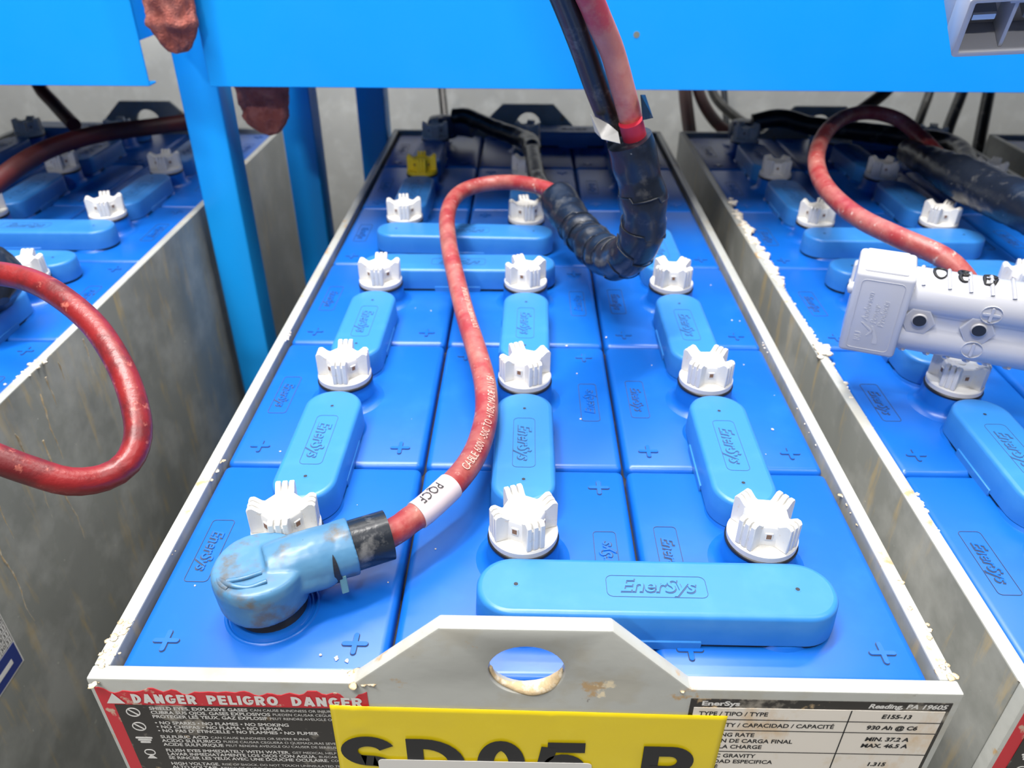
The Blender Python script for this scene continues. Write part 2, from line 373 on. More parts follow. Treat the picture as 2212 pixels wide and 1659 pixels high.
# which covers join which cells: ('V', column, lower row) or ('H', left column, row, front/rear)
LAYOUT = [('V', 0, 0), ('V', 0, 1), ('V', 1, 0), ('V', 1, 1)] + [('V', 2, r) for r in range(5)] + [('V', 1, 3), ('V', 1, 4), ('V', 0, 3), ('V', 0, 4),
          ('H', 1, 0, -1), ('H', 0, 2, 1), ('H', 0, 3, -1), ('H', 1, 5, 1)]
def battery(x0, label, turned=False, yellow=None, skip=(), caprot={}, group='forklift batteries under the racks'):
    root = empty('forklift_battery', (x0, 0, 0), label, 'battery', group)
    tray(root)
    random.seed(int(abs(x0) * 1000) + 3)
    for c in range(3):
        for r in range(6):
            rot = math.pi if ((c == 1) != turned) else 0
            cell = obj('battery_cell', ME_LID, root, (CX[c], RY(r), 0), (0, 0, rot))
            if (c, r) in skip: continue
            yl = (c, r) == yellow
            a = caprot.get((c, r), random.choice((.1, .35, .75, 1.2)))
            cap = obj('vent_cap', ME_CAPY if yl else ME_CAP, cell, (0, 0, 0), (0, 0, a - rot))
            if yl: cap['label'] = 'yellow vent cap'
            obj('cap_gasket', ME_GAS, cell)
    for L in LAYOUT:
        if L[0] == 'V': x, y, me, rz = CX[L[1]], RY(L[2]) + PITCH / 2, ME_V, -math.pi / 2
        else: x, y, me, rz = CX[L[1]] + .08 + .0025, RY(L[2]) + L[3] * .0488, ME_H, 0
        if turned: x = -x; y = RY(0) + RY(5) - y
        obj('connector_cover', me, root, (x, y, 0), (random.gauss(0, .004), random.gauss(0, .003), rz + random.gauss(0, .006)))
    return root
d = math.radians
B = battery(0, 'central grey steel forklift battery with blue cell tops, yellow SD05 label and lifting eye', yellow=(0, 4),
            caprot={(0, 0): d(8), (1, 0): d(22), (2, 0): d(40), (0, 1): d(2), (1, 1): d(25), (2, 1): d(47), (0, 2): d(1), (1, 2): d(28), (2, 2): d(40), (0, 3): d(8), (1, 3): d(12), (2, 3): d(35)})
BL = battery(-.7145, 'grey forklift battery at the left, its stained side wall facing the gap and posts', turned=True,
             caprot={(2, 3): d(20), (2, 2): d(5), (2, 4): d(10), (1, 4): d(12)})
BR = battery(.5385, 'grey forklift battery at the right, under the grey plug, white crust along its rim',
             caprot={(0, 1): d(45), (0, 3): d(60), (1, 3): d(40), (0, 4): d(35), (1, 4): d(40)})
BF = battery(1.116, 'dark battery corner seen at the far right edge behind the taped cable')

# ------------------------------------------------------------------ labels on the battery fronts
def slab(name, x0, x1, z0, z1, y, mat_, parent, torn=0, th=.0004, seed=0, slant=0):
    """thin label on a front face; torn: ragged upper edge"""
    if torn:
        pts = [(x0, z0), (x1, z0), (x1, z1)]; n = 60; random.seed(seed)
        for k in range(1, n):
            x = x1 + (x0 - x1) * k / n
            pts.append((x, z1 - max(0, torn * (noise.noise(Vector((x * 95, seed, 0))) + .25))))
        pts.append((x0, z1))
    else: pts = [(x0, z0), (x1, z0), (x1, z1), (x0, z1)]
    m = MB(); m.prism(pts, 0, th, 0, 0, T(0, y, 0) @ FRONT)
    return m.build(name, mat_, parent)
def ftext(mb, body, x, z, size, y, mi=0, off=0, xs=1, align='LEFT', shear=0):
    mb.add(*text(body, size, 0, shear, off, 1, 3, align, xs), mi, T(x, y, z) @ FRONT)
def letter_strokes(ch, W, H, t):
    """centre lines in a W x H box for a heavy grotesque capital of stroke width t"""
    h = t / 2; a, b, c, e = h, W - h, h, H - h; mx, my = W / 2, H / 2
    rT = (H - t) / 4 * 1.02; bow = lambda y0, y1, x1=b: [(a, y1)] + _arc(x1 - min((y1 - y0) / 2, (x1 - a) * .8), (y0 + y1) / 2, min((y1 - y0) / 2, (x1 - a) * .8), (y1 - y0) / 2, 90, -90) + [(a, y0)]
    return {
        'D': [[(a, 0), (a, H)], bow(c, e)], 'O': [_arc(mx, my, mx - h, my - h, 0, 360, 36)], '0': [_arc(mx, my, mx - h, my - h, 0, 360, 36)],
        'G': [_arc(mx, my, mx - h, my - h, 42, 345, 30) + [(b, my * .9), (mx + .02 * W, my * .9)]], 'E': [[(a, 0), (a, H)], [(a, e), (W, e)], [(a, my), (W * .93, my)], [(a, c), (W, c)]],
        'R': [[(a, 0), (a, H)], bow(my - .02 * H, e, b * .97), [(mx, my), (b, 0)]], 'P': [[(a, 0), (a, H)], bow(my - .04 * H, e)], 'L': [[(a, 0), (a, H)], [(a, c), (W, c)]],
        'I': [[(mx, 0), (mx, H)]], 'N': [[(a, 0), (a, H)], [(b, 0), (b, H)], [(a + .1 * t, e), (b - .1 * t, c)]], 'A': [[(h * .9, 0), (mx, H)], [(b + h * .1, 0), (mx, H)], [(W * .24, H * .26), (W * .76, H * .26)]],
        'B': [[(a, 0), (a, H)], bow(my, e, b * .95), bow(c, my)],
        'S': [_arc(mx, e - rT, mx - h, rT, 20, 270, 22) + _arc(mx, c + rT, mx - h, rT, 90, -160, 22)],
        '5': [[(W * .92, e), (W * .16, e)], [(W * .20, e), (W * .10, my + .02 * H)] + _arc(mx, c + (my) * .56, mx - h, my * .56, 135, -150, 22)]}[ch]
def stroke_letter(mb, ch, x, z, W, H, t, y):
    for sk, st_ in enumerate(letter_strokes(ch, W, H, t)):
        P = [Vector((p[0], p[1])) for p in st_]; P = [p for i, p in enumerate(P) if i == 0 or (p - P[i - 1]).length > 1e-7]; L_, R_ = [], []
        for i, p in enumerate(P):
            d0 = (P[i] - P[i - 1]).normalized() if i else (P[1] - P[0]).normalized(); d1 = (P[i + 1] - P[i]).normalized() if i < len(P) - 1 else d0
            if (P[0] - P[-1]).length < 1e-6 and i in (0, len(P) - 1): d0 = (P[-1] - P[-2]).normalized(); d1 = (P[1] - P[0]).normalized()
            dd = (d0 + d1).normalized(); k = 1 / max(.5, dd.dot(d1)); nn = Vector((-dd.y, dd.x)) * t / 2 * k; L_.append(p + nn); R_.append(p - nn)
        n = len(P); mb.add([(q.x + x, y - .00005 * sk, q.y + z) for q in L_ + R_], [[i, n + i, n + i + 1, i + 1] for i in range(n - 1)])
def stroke_word(mb, word, x, z, H, t, y, gap=.17, wd=None):
    W_ = {'I': .26, 'L': .70, 'E': .76, 'P': .82, 'N': .88, 'A': .98, 'O': .98, 'G': .96, 'D': .88, 'R': .90}
    tot = sum(W_[c] for c in word) + gap * (len(word) - 1); k = (wd / tot) if wd else H
    for c in word:
        stroke_letter(mb, c, x, z, W_[c] * k, H, t, y); x += (W_[c] + gap) * k
def danger_label(root):
    y = Y0 - .0004
    lab = slab('danger_label', -.2485, -.0895, -.125, -.0022, Y0, M_REDL, root, torn=.011, seed=3)
    blk = MB(); blk.prism([(-.2405, -.122), (-.0905, -.122), (-.0905, -.0178), (-.2405, -.0178)], 0, .0003, 0, 0, T(0, y, 0) @ FRONT)
    blk.build('black_panel', M_BLKL, lab)
    t = MB(); yt = y - .00035
    for wd_, xa, xb in (('DANGER', -.2285, -.1905), ('PELIGRO', -.1840, -.1425), ('DANGER', -.1345, -.0930)):
        stroke_word(t, wd_, xa, -.0157, .0085, .0021, yt, wd=xb - xa)
    t.add([(-.2445, yt, -.0165), (-.2335, yt, -.0165), (-.2390, yt, -.0068)], [[0, 1, 2]], 0)
    yt = y - .0005
    def line(x, z, s1, b1, s2, b2):
        ftext(t, b1, x, z, s1, yt, 0, .0001)
        wd = max(q[0] for q in text(b1, s1, 0, 0, .0001, 1, 3, 'LEFT', 1)[0])
        if b2: ftext(t, b2, x + wd + .0014, z, s2, yt, 0, 0, .95)
    zs = -.0205
    rows = [('SHIELD EYES. EXPLOSIVE GASES', 'CAN CAUSE BLINDNESS OR INJURY', 0), ('CUBRA SUS OJOS. GASES EXPLOSIVOS', 'PUEDEN CAUSAR CEGUERA O LESIONES', 0),
            ('PROTEGER LES YEUX. GAZ EXPLOSIF', 'PEUT RENDRE AVEUGLE OU CAUSER DE SERIEUSES', .004),
            ('• NO SPARKS • NO FLAMES • NO SMOKING', '', 0), ('• NO CHISPAS • NO FLAMA • NO FUMAR', '', 0), ("• NO PAS D' ETINCELLE • NO FLAMMES • NO FUMER", '', .004),
            ('SULFURIC ACID', 'CAN CAUSE BLINDNESS OR SEVERE BURNS', 0), ('ACIDO SULFURICO', 'PUEDE CAUSAR CEGUERA O QUEMADURAS SEVERAS', 0), ('ACIDE SULFURIQUE', 'PEUT RENDRE AVEUGLE OU CAUSER DE SERIEUSE BRÛLURE', .004),
            ('FLUSH EYES IMMEDIATELY WITH WATER.', 'GET MEDICAL HELP FAST', 0), ('LAVAR INMEDIATAMENTE LOS OJOS CON AGUA.', 'BUSCAR AYUDA MEDICA INMEDIATA', 0),
            ('SE RINCER LES YEUX AVEC UNE DOUCHE OCULAIRE.', 'CONSULTER UN MEDECIN', .004), ('HIGH VOLTAGE.', 'RISK OF SHOCK. DO NOT TOUCH UNINSULATED TERMINALS', 0), ('ALTO VOLTAJE.', 'RIESGO DE CHOQUE. NO TOQUE', 0)]
    for a, b2, gap in rows:
        line(-.2205, zs, .0042, a, .0033, b2); zs -= .00395 + gap * .55
    # pictograms: prohibition ring, hand, face
    for cz, kind in ((-.0245, 0), (-.0385, 1), (-.0520, 2), (-.0650, 3)):
        xf = T(-.2310, yt, cz) @ FRONT
        if kind in (0, 1):
            outline(t, .0085, .0085, .00424, .0007, -.0001, .0001, 0, xf); t.prism(stadium(.0075, .0008, 3), -.0001, .0001, 0, 0, xf @ RZ(-.8))
        if kind == 2:
            for k in range(3): t.prism(stadium(.0105 - k * .002, .0015, 3), -.0001, .0001, 0, 0, xf @ T(0, .002 - k * .0022))
        if kind == 3:
            outline(t, .0070, .0060, .0029, .0007, -.0001, .0001, 0, xf); t.prism([(-.003, -.0065), (.003, -.0065), (.001, -.0035), (-.001, -.0035)], -.0001, .0001, 0, 0, xf)
    t.build('label_text', M_WHITEINK, lab)
danger_label(B); danger_label(BR)
# rating plate
y = Y0 - .0004
pl = slab('rating_plate', .0975, .2470, -.125, -.0028, Y0, M_BLKL, B)
p2 = MB(); p2.prism([(.1000, -.122), (.2448, -.122), (.2448, -.0103), (.1000, -.0103)], 0, .0003, 0, 0, T(0, y, 0) @ FRONT)
p2.build('white_panel', M_PLATE, pl)
t = MB(); ftext(t, 'EnerSys', .1040, -.0065, .0056, y - .0001, 0, .0002, 1.25); ftext(t, 'Reading, PA 19605', .2445, -.0065, .0056, y - .0001, 0, .0002, 1.05, 'RIGHT', .2)
t.build('header_text', M_WHITEINK, pl)
t = MB(); yt = y - .0004
for zz in (-.0208, -.0312, -.0525, -.0740, -.0955):
    t.prism([(.1000, zz - .0003), (.2448, zz - .0003), (.2448, zz + .0003), (.1000, zz + .0003)], 0, .0001, 0, 0, T(0, yt, 0) @ FRONT)
t.prism([(.1907, -.122), (.1914, -.122), (.1914, -.0103), (.1907, -.0103)], 0, .0001, 0, 0, T(0, yt, 0) @ FRONT)
for b_, zz in (('TYPE / TIPO / TYPE', -.0155), ('CAPACITY / CAPACIDAD / CAPACITÉ', -.0262), ('FINISHING RATE', -.0357), ('REGIMEN DE CARGA FINAL', -.0417), ('FIN DE LA CHARGE', -.0477), ('SPECIFIC GRAVITY', -.0570), ('GRAVEDAD ESPECIFICA', -.0630), ('DENSITÉ', -.0690)):
    ftext(t, b_, .1035, zz, .0052, yt - .0001, 0, .00012, .93)
for b_, zz in (('E155-13', -.0155), ('930 Ah @ C6', -.0262), ('MIN. 37.2 A', -.0375), ('MAX. 46.5 A', -.0440), ('1.315', -.0630)):
    ftext(t, b_, .2180, zz, .0052, yt - .0001, 0, .0002, 1.0, 'CENTER', .1)
t.build('plate_text', M_INK, pl)
# yellow number label across the lug
yl = MB()
nx, nz = 70, 26; yy0 = Y0 - .0008; vs = []; fs = []
def corner(u, v):
    zt = -.0140 + (-.0172 + .0140) * u; zb = -.135
    return (-.1125 + u * .2330 + (1 - v) * (-.002 + .001 * u), zb + (zt - zb) * v)
blis = [(-.100, -.021, .006), (-.060, -.026, .0045), (.016, -.020, .004), (-.098, -.034, .007), (.075, -.022, .003), (-.038, -.037, .003), (.105, -.06, .004)]
for j in range(nz + 1):
    for i in range(nx + 1):
        x, z = corner(i / nx, j / nz)
        h = .0002 + .0002 * (noise.noise(Vector((x * 40, 3, z * 40))) + .5) + sum(.0011 * math.exp(-((x - a) ** 2 + (z - b) ** 2) / (c * .35) ** 2) for a, b, c in blis)
        vs.append((x, yy0 - h, z))
for j in range(nz):
    for i in range(nx): k = j * (nx + 1) + i; fs.append([k, k + 1, k + nx + 2, k + nx + 1])
yl.add(vs, fs, 0, None, True)
ylo = yl.build('number_label', M_YEL, B)
sm = ylo.modifiers.new('s', 'SOLIDIFY'); sm.thickness = .0002
t = MB(); ry = Matrix.Rotation(-.012, 4, 'Z')
for ch, xa, xb in (('S', -.1105, -.0765), ('D', -.0700, -.0345), ('0', -.0270, .0028), ('5', .0115, .0415), ('B', .0745, .1075)):
    zt = {'S': -.0425, 'D': -.0440, '0': -.0445, '5': -.0450, 'B': -.0470}[ch]
    t = MB(); stroke_letter(t, ch, xa, zt - .050, xb - xa, .050, .0101, yy0 - .0013); t.build('large_letter', M_INK, ylo)
m = MB(); m.prism([(p[0] - .0222, p[1] - .093) for p in stadium(.1325, .055, 5, .003)], 0, .0003, 0, 0, T(0, yy0 - .0014, 0) @ FRONT)
m.build('blank_label', M_WHITEINK, B)

# crust and scale on the central and right trays
crust(B, [(.247, .02, .0045, .0022, .012, 26, .0022), (.246, .05, .0045, .0018, .02, 18, .0014), (-.246, .012, .0048, .0022, .010, 26, .0020), (-.0935, -.006, .0045, .005, .003, 30, .0020),
          (.0935, -.0065, .0042, .003, .002, 14, .0018), (.2435, .155, .002, .0012, .03, 26, .0014), (-.2440, .09, .002, .0010, .05, 22, .0010), (-.2425, .19, .003, .0018, .008, 16, .0016)], M_RUST, 4, name='rust_scale', flat=.16)
m = MB(); tube([Vector((.0025 + .0204 * math.cos(d(a)), -.0068, .0185 + .0193 * math.sin(d(a)))) for a in range(184, 358, 3)], lambda t: .0009 + .0021 * math.sin(math.pi * t) ** .5, 12, m, 0, .0022, 2)
hs = m.build('hole_scale', M_RUST, B); hs.scale = (1, 1.35, 1); hs.location = (0, .0022, 0)
crust(B, [(-.2435, .392, .003, .0015, .006, 12, .0018), (.2425, .395, .002, .0013, .005, 8, .0014), (.2435, .24, .002, .0012, .06, 24, .0011), (-.11, .009, .0006, .003, .002, 4, .0014)], M_CRUST, 5)
cr = [(-.2515 + .010, yv, .004, .002, .010, 16, .0042) for yv in (.55, .58, .61, .64, .67, .70, .73, .76)] + [(-.2515 + .012, .80, .006, .002, .008, 8, .004), (-.2455, .378, .006, .0035, .005, 34, .0034), (-.2455, .340, .004, .002, .014, 26, .0022), (-.2425, .155, .0035, .0015, .012, 16, .0016), (-.2425, .455, .004, .001, .06, 40, .0013), (-.2425, .24, .003, .001, .07, 30, .0009), (-.247, .0, .004, .002, .004, 14, .002)]
crust(BR, cr, M_CRUST, 6)
crust(BL, [(.246, .335, .004, .003, .008, 26, .0022), (.247, .45, .004, .001, .06, 30, .0010), (.2455, .30, .004, .003, .02, 20, .0012)], M_CRUST, 8)

random.seed(21)
crust(B, [(random.uniform(-.23, .23), random.uniform(.01, .6), .0004, .001, .001, 1, random.uniform(.0005, .0011)) for _ in range(46)], M_CRUST, 31, name='salt_crumbs')
# drips of dried salt down the side wall of the left battery
m = MB(); random.seed(5)
for yv, z0, ln in ((.32, -.02, .10), (.335, -.01, .05), (.27, -.03, .12), (.245, -.015, .06), (.30, -.06, .16), (.22, -.03, .10), (.36, -.008, .03), (.20, -.10, .12), (.41, -.01, .05)):
    yy = yv; zz = z0; P = []
    while zz > z0 - ln: P.append(Vector((XO - .0002, yy, zz))); zz -= .006; yy += random.gauss(0, .0007)
    tube(P, lambda t: (.0004 + .0009 * abs(math.sin(t * 19 + yv * 70))) * (1.1 - t), 6, m)
dr = m.build('salt_drips', M_RUST, BL); dr['kind'] = 'stuff'
# date sticker on the side wall of the left battery (faces +X)
SIDE = Matrix(((0, 0, 1, 0), (1, 0, 0, 0), (0, 1, 0, 0), (0, 0, 0, 1)))
m = MB(); m.prism([(.060, -.2175), (.170, -.2175), (.170, -.110), (.060, -.110)], 0, .0004, 0, 0, T(XO, 0, 0) @ SIDE); st = m.build('date_sticker', M_WHITEINK, BL)
m = MB(); m.prism([(.062, -.2160), (.1685, -.2160), (.1685, -.1900), (.062, -.1900)], 0, .0002, 0, 0, T(XO + .0004, 0, 0) @ SIDE); m.build('blue_panel', M_BLUEL, st)
m = MB(); X_ = XO + .0005
for k in range(10):
    z = -.1885 + k * .0082; m.prism([(.062, z), (.1685, z), (.1685, z + .0003), (.062, z + .0003)], 0, .0001, 0, 0, T(X_, 0, 0) @ SIDE)
for k in range(13):
    yv = .1685 - k * .0085; m.prism([(yv, -.1885), (yv + .0003, -.1885), (yv + .0003, -.112), (yv, -.112)], 0, .0001, 0, 0, T(X_, 0, 0) @ SIDE)
for c in range(5):
    for r in range(6):
        s_ = str((31, 30, 29, 28, 27)[c] if r % 2 == 0 else (30, 29, 28, 27, 26)[c])
        if c == 0 and r in (1, 4): s_ = '31'
        m.add(*text(s_, .0066, 0, 0, 0, 1, 2), 0, T(X_ + .0001, .1645 - c * .0085, -.1845 + r * .0082) @ SIDE)
m.build('printed_grid', M_INK, st)
m = MB(); m.prism([(.125, -.2065), (.1585, -.2065), (.1585, -.2010), (.125, -.2010)], 0, .0001, 0, 0, T(X_ + .0002, 0, 0) @ SIDE); m.build('white_bar', M_WHITEINK, st)

# terminal ring under the boot
m = MB()
for r in (.0250, .0285):
    m.lathe([(r - .0016, -.0005), (r - .0008, .0012), (r + .0008, .0012), (r + .0016, -.0005)], 48, 0)
m.lathe([(.0222, -.0004), (.0222, .0040), (.0210, .0050), (.0210, .018)], 40, 1)
tr = m.build('terminal_ring', [M_LID, M_GASKET], B, (CX[0], .0475, 0))

# ------------------------------------------------------------------ main lead: red + black cable, boot, tape
RC = .0093
ld = empty('charging_lead', (CX[0], RY(0) - .05, .02), 'red and black lead with pale blue boot, taped and rising before the blue panel', 'cable')
O = Vector(ld.location)
def rel(pts): return [Vector(p) - O for p in pts]
# boot
Bc = Vector((CX[0] - .002, .0472, 0)); dirv = Vector((.905, .415, .03)).normalized()
tube_c = Bc + Vector((0, 0, .040))
bm_ = bmesh.new(); 
m = MB()
m.lathe([(.0205, .0120), (.0270, .0127), (.0281, .0165), (.0290, .034), (.0284, .0390), (.0265, .0412), (.019, .0424), (.008, .0426)], 48, 0)
p_ = [Vector((0, 0, .031)) + dirv * s for s in (.004, .015, .026, .034, .046, .0575)]
rr = [.0170, .0190, .0195, .0198, .0190, .0192]
vs = []; fs = []; n = 32
side = dirv.cross(Vector((0, 0, 1))).normalized(); up = side.cross(dirv).normalized()
for p, r in zip(p_, rr):
    for k in range(n):
        a = 2 * math.pi * k / n; vs.append(p + side * math.cos(a) * r * (1.08 if r < .0185 else 1) + up * math.sin(a) * r * .95)
for i in range(len(p_) - 1):
    for k in range(n): fs.append([i * n + k, i * n + (k + 1) % n, (i + 1) * n + (k + 1) % n, (i + 1) * n + k])
m.add(vs, fs, 0, None, True); m.add(vs[:n], [list(range(n))[::-1]], 0); m.add(vs[-n:], [list(range(n))], 0)
# blend skirt between cup and sleeve
m.box((-.012, -.0205, .0190), (.034, .0205, .037), 0, .008, 4, RZ(math.atan2(dirv.y, dirv.x)) @ T(.012, 0, 0), True)
boot = m.build('terminal_boot', M_BOOT, ld, tuple(Vector((Bc.x, Bc.y, 0)) - O))
rm = boot.modifiers.new('r', 'REMESH'); rm.mode = 'VOXEL'; rm.voxel_size = .0011; rm.use_smooth_shade = True
cs = boot.modifiers.new('cs', 'SMOOTH'); cs.iterations = 3; cs.factor = .6
tx = bpy.data.textures.new('dent', 'CLOUDS'); tx.noise_scale = .016
ds = boot.modifiers.new('d', 'DISPLACE'); ds.texture = tx; ds.strength = .0012; ds.mid_level = .5
# puckered crease, split and torn lip
m = MB()
for q in ([(-.0195, -.014, .0405), (-.010, -.0200, .0425), (.000, -.0205, .0415), (.010, -.0165, .0428)], [(-.014, -.0165, .0420), (-.004, -.0150, .0435), (.005, -.010, .0430)],
          [(-.024, -.008, .0395), (-.018, -.017, .0405), (-.012, -.0215, .0405)]):
    tube(spline([Vector(a) for a in q], .0015), .0013, 8, m, 0, .0006)
m.build('crease_fold', M_BOOT, boot)
P0 = Vector((0, 0, .031)) + dirv * .043; m = MB(); vs = []; fs = []; n = 14
for k in range(n + 1):
    a = d(40) - d(95) * k / n; wd = .0024 * math.sin(math.pi * k / n) ** .7 * (1.2 if k > n / 2 else .8)
    c_ = P0 + (side * math.cos(a) + up * math.sin(a)) * .0192
    for s_ in (-1, 1): vs.append(c_ + dirv * wd * s_ + (side * math.cos(a) + up * math.sin(a)) * .0005)
for k in range(n): fs.append([2 * k, 2 * k + 1, 2 * k + 3, 2 * k + 2])
m.add(vs, fs, 0); m.build('split', M_HOLE, boot)
m = MB(); a = d(-28); c_ = P0 + (side * math.cos(a) + up * math.sin(a)) * .0198 + dirv * .003
mt = Matrix.Translation(c_) @ Matrix((tuple(dirv) + (0,), tuple(side) + (0,), tuple(up) + (0,), (0, 0, 0, 1))).transposed()
m.box((-.0022, -.0008, -.011), (.0022, .0008, .004), 0, .0004, 1, mt); m.build('torn_flap', M_BOOTEDGE, boot)
# sleeve and red cable
S0 = Vector((Bc.x, Bc.y, .031)) + dirv * .0515
S1 = S0 + dirv * .030
m = MB(); tube([S0 - dirv * .012 - O, S0 + dirv * .01 - O, S1 - O], .0166, 28, m); m.build('heat_shrink_sleeve', M_SLEEVE, ld)
red_pts = [S0, S1, pz(885, 1124, .034), pz(915, 1103, .035), pz(950, 1072, .0365), pz(985, 1038, .038), pz(1016, 998, .0385), pz(1038, 950, .039), pz(1051, 890, .040), pz(1047, 825, .042),
           pd(1030, 760, .68), pd(1005, 680, .735), pd(985, 600, .795), pd(970, 530, .86), pd(966, 470, .91), pd(980, 430, .95), pd(1010, 408, .975), pd(1060, 396, .985), pd(1120, 395, .97), pd(1180, 408, .945), pd(1210, 425, .93)]
red_path = spline(rel(red_pts))
m = MB(); tube(red_path, RC, 24, m); rc = m.build('red_cable', M_REDC, ld)
m = MB(); text_on_tube(m, red_path, RC, 'CABLE 600V -50C TO +105C MADE IN USA', .100, .0085, -.5, 0, xs=.74)
m.build('printed_text', M_PALEINK, rc)
m = MB(); text_on_tube(m, red_path, RC, 'SOUTHWIRE ROYAL EXCELENE', .290, .0070, -.5, 0, xs=.8)
m.build('printed_text', M_PALEINK, rc)
def near(path, q):
    q = Vector(q) - O; return min(range(len(path)), key=lambda i: (path[i] - q).length)
ws = near(red_path, pz(902, 1110, .035)); we = near(red_path, pz(972, 1050, .038))
swl = sum((red_path[i] - red_path[i - 1]).length for i in range(1, (ws + we) // 2 + 1))
m = MB(); tube(red_path[ws:we + 1], RC + .0008, 28, m); wr = m.build('label_wrap', M_WRAP, ld)
m = MB(); text_on_tube(m, red_path, RC + .0008, 'PQCF', swl + .011, .0100, .0, 0, True, .8); m.build('label_text', M_INK, wr)
wr['label'] = 'pale label wrap printed PQCF'
# upper pair leaving the tape
tape_pts = [pd(1205, 430, .93), pd(1230, 468, .90), pd(1262, 510, .865), pd(1300, 545, .82), pd(1335, 560, .77), pd(1368, 540, .735), pd(1388, 500, .715), pd(1392, 440, .695), pd(1378, 370, .68), pd(1358, 300, .66)]
tp = spline(rel(tape_pts), .004)
def tr_(t): return .0205 + .0020 * math.sin(t * 61) * (1 if .2 < t < .5 else .3) + (.0018 if t < .12 else 0)
m = MB(); tube(tp, lambda t: tr_(t) * (1 - .12 * max(0, t - .75)), 30, m, 0, .0016, 3); tw = m.build('tape_wrap', M_TAPE, ld)
# spiral tape edges
def spiral(path, r, t0, t1, turns, a0=0):
    fr = frames(path); out = []; N = 60
    for k in range(N + 1):
        t = t0 + (t1 - t0) * k / N; i = int(t * (len(path) - 1)); p, d_, n_, s_ = fr[i]; a = a0 + turns * 2 * math.pi * k / N
        out.append(p + (n_ * math.cos(a) + s_ * math.sin(a)) * r)
    return out
m = MB()
for t0 in (.05, .16, .24, .32, .40, .50, .58, .66, .74, .84): tube(spiral(tp, .0212, t0, min(.97, t0 + .055), .9, t0 * 9), .0007, 6, m)
m.build('tape_edge', M_TAPE, tw)
# lifted tape ends
m = MB()
a_, b_ = pd(1290, 250, .655) - O, pd(1340, 300, .64) - O
e1 = pd(1330, 262, .66) - O
m.add([pd(1275, 246, .66) - O, pd(1285, 285, .655) - O, pd(1300, 300, .645) - O, pd(1340, 310, .64) - O, pd(1335, 285, .642) - O, pd(1315, 268, .65) - O], [[0, 1, 2], [0, 2, 5], [2, 3, 4], [2, 4, 5]], 0)
m.add([pd(1383, 205, .63) - O, pd(1393, 205, .64) - O, pd(1410, 255, .645) - O, pd(1388, 260, .635) - O], [[0, 1, 2, 3]], 1)
fl = m.build('loose_tape_end', [mat('torn_tape_adhesive', (.42, .42, .42), .35, bump=.4, bscale=80), M_TAPE], tw)
sm = fl.modifiers.new('s', 'SOLIDIFY'); sm.thickness = .0005
up_red = spline(rel([pd(1392, 400, .69), pd(1375, 310, .665), pd(1362, 255, .652), pd(1345, 190, .63), pd(1322, 110, .605), pd(1295, 45, .58), pd(1262, -30, .553), pd(1215, -120, .52), (-.03, .235, .47), (-.09, .2, .60), (-.12, .2, .80), (-.12, .2, 1.05)]))
up_blk = spline(rel([pd(1375, 400, .70), pd(1345, 320, .685), pd(1318, 260, .668), pd(1290, 190, .645), pd(1262, 110, .617), pd(1238, 45, .59), pd(1208, -30, .56), pd(1170, -120, .525), (-.055, .235, .47), (-.115, .2, .60), (-.145, .2, .80), (-.145, .2, 1.05)]))
m = MB(); tube(up_red, .0098, 22, m); m.build('red_cable', M_REDPINK, ld)
m = MB(); tube(up_blk, .0104, 22, m); m.build('black_cable', M_BLKC, ld)
m = MB(); tube(spline(rel([pd(1362, 262, .648), pd(1372, 300, .66), pd(1374, 310, .664)]), .004), .0102, 22, m); m.build('red_collar', mat('clean_red_rubber', (.50, .02, .05), .45), ld)
# black branch to the rear terminal
bp_ = spline(rel([(-.13, 1.12, .048), (-.105, 1.11, .05), (-.06, 1.06, .045), (-.015, 1.00, .045), (.005, .95, .05), (.008, .88, .055), pd(1165, 395, 1.02), pd(1215, 440, .93)]))
m = MB(); tube(bp_, lambda t: .0145 if t < .5 else .0115, 20, m, 0, .001, 5); m.build('black_cable', M_BLKC, ld)
m = MB(); m.lathe([(.024, .012), (.027, .016), (.028, .038), (.024, .045), (.01, .047)], 36, 0)
tube([Vector((0, 0, .032)), Vector((.03, -.004, .032)), Vector((.055, -.015, .03))], .0165, 20, m)
m.build('terminal_boot', mat('dark_blue_grey_vinyl', (.05, .08, .16), .4), ld, tuple(Vector((-.150, 1.125, 0)) - O))

# ------------------------------------------------------------------ left battery leads
def cable(name, pts, r, mt, label, cat='cable', grp=None, lump=0, n=20):
    P = [Vector(p) for p in pts]; o = P[0].copy(); m = MB(); tube(spline([p - o for p in P]), r, n, m, 0, lump)
    c = m.build(name, mt, None, o); return tag(c, label, cat, grp)
lp = [pd(-160, 640, .66), pd(-80, 600, .63), pd(-20, 590, .62), pd(60, 604, .615), pd(130, 640, .605), pd(205, 705, .595), pd(262, 795, .58), pd(292, 880, .568), pd(298, 945, .56), pd(275, 1000, .55), pd(225, 1032, .54), pd(150, 1040, .525), pd(70, 1018, .515), pd(-20, 985, .505), pd(-120, 940, .50)]
cable('battery_cable', lp, .0097, M_REDCL, 'thick red cable looping out over the gap beside the left battery', n=24)
cable('taped_cable_bundle', [pd(-120, 560, .80), pd(-60, 590, .775), pd(-15, 620, .76), pd(8, 650, .755)], lambda t: .034 * (math.sin(min(1, (1.02 - t) * 3) * math.pi / 2)) + .002, M_TAPE, 'black taped cable bundle end at the left edge behind the red loop', lump=.003, n=28)
cable('battery_cable', [pd(-40, 420, .98), pd(0, 388, 1.0), pd(60, 345, 1.04), pd(130, 312, 1.10), pd(220, 288, 1.16), pd(320, 275, 1.2), pd(420, 262, 1.24), pd(500, 250, 1.28)], .0125, M_DKRED, 'dark red cable lying across the shaded rear of the left battery')
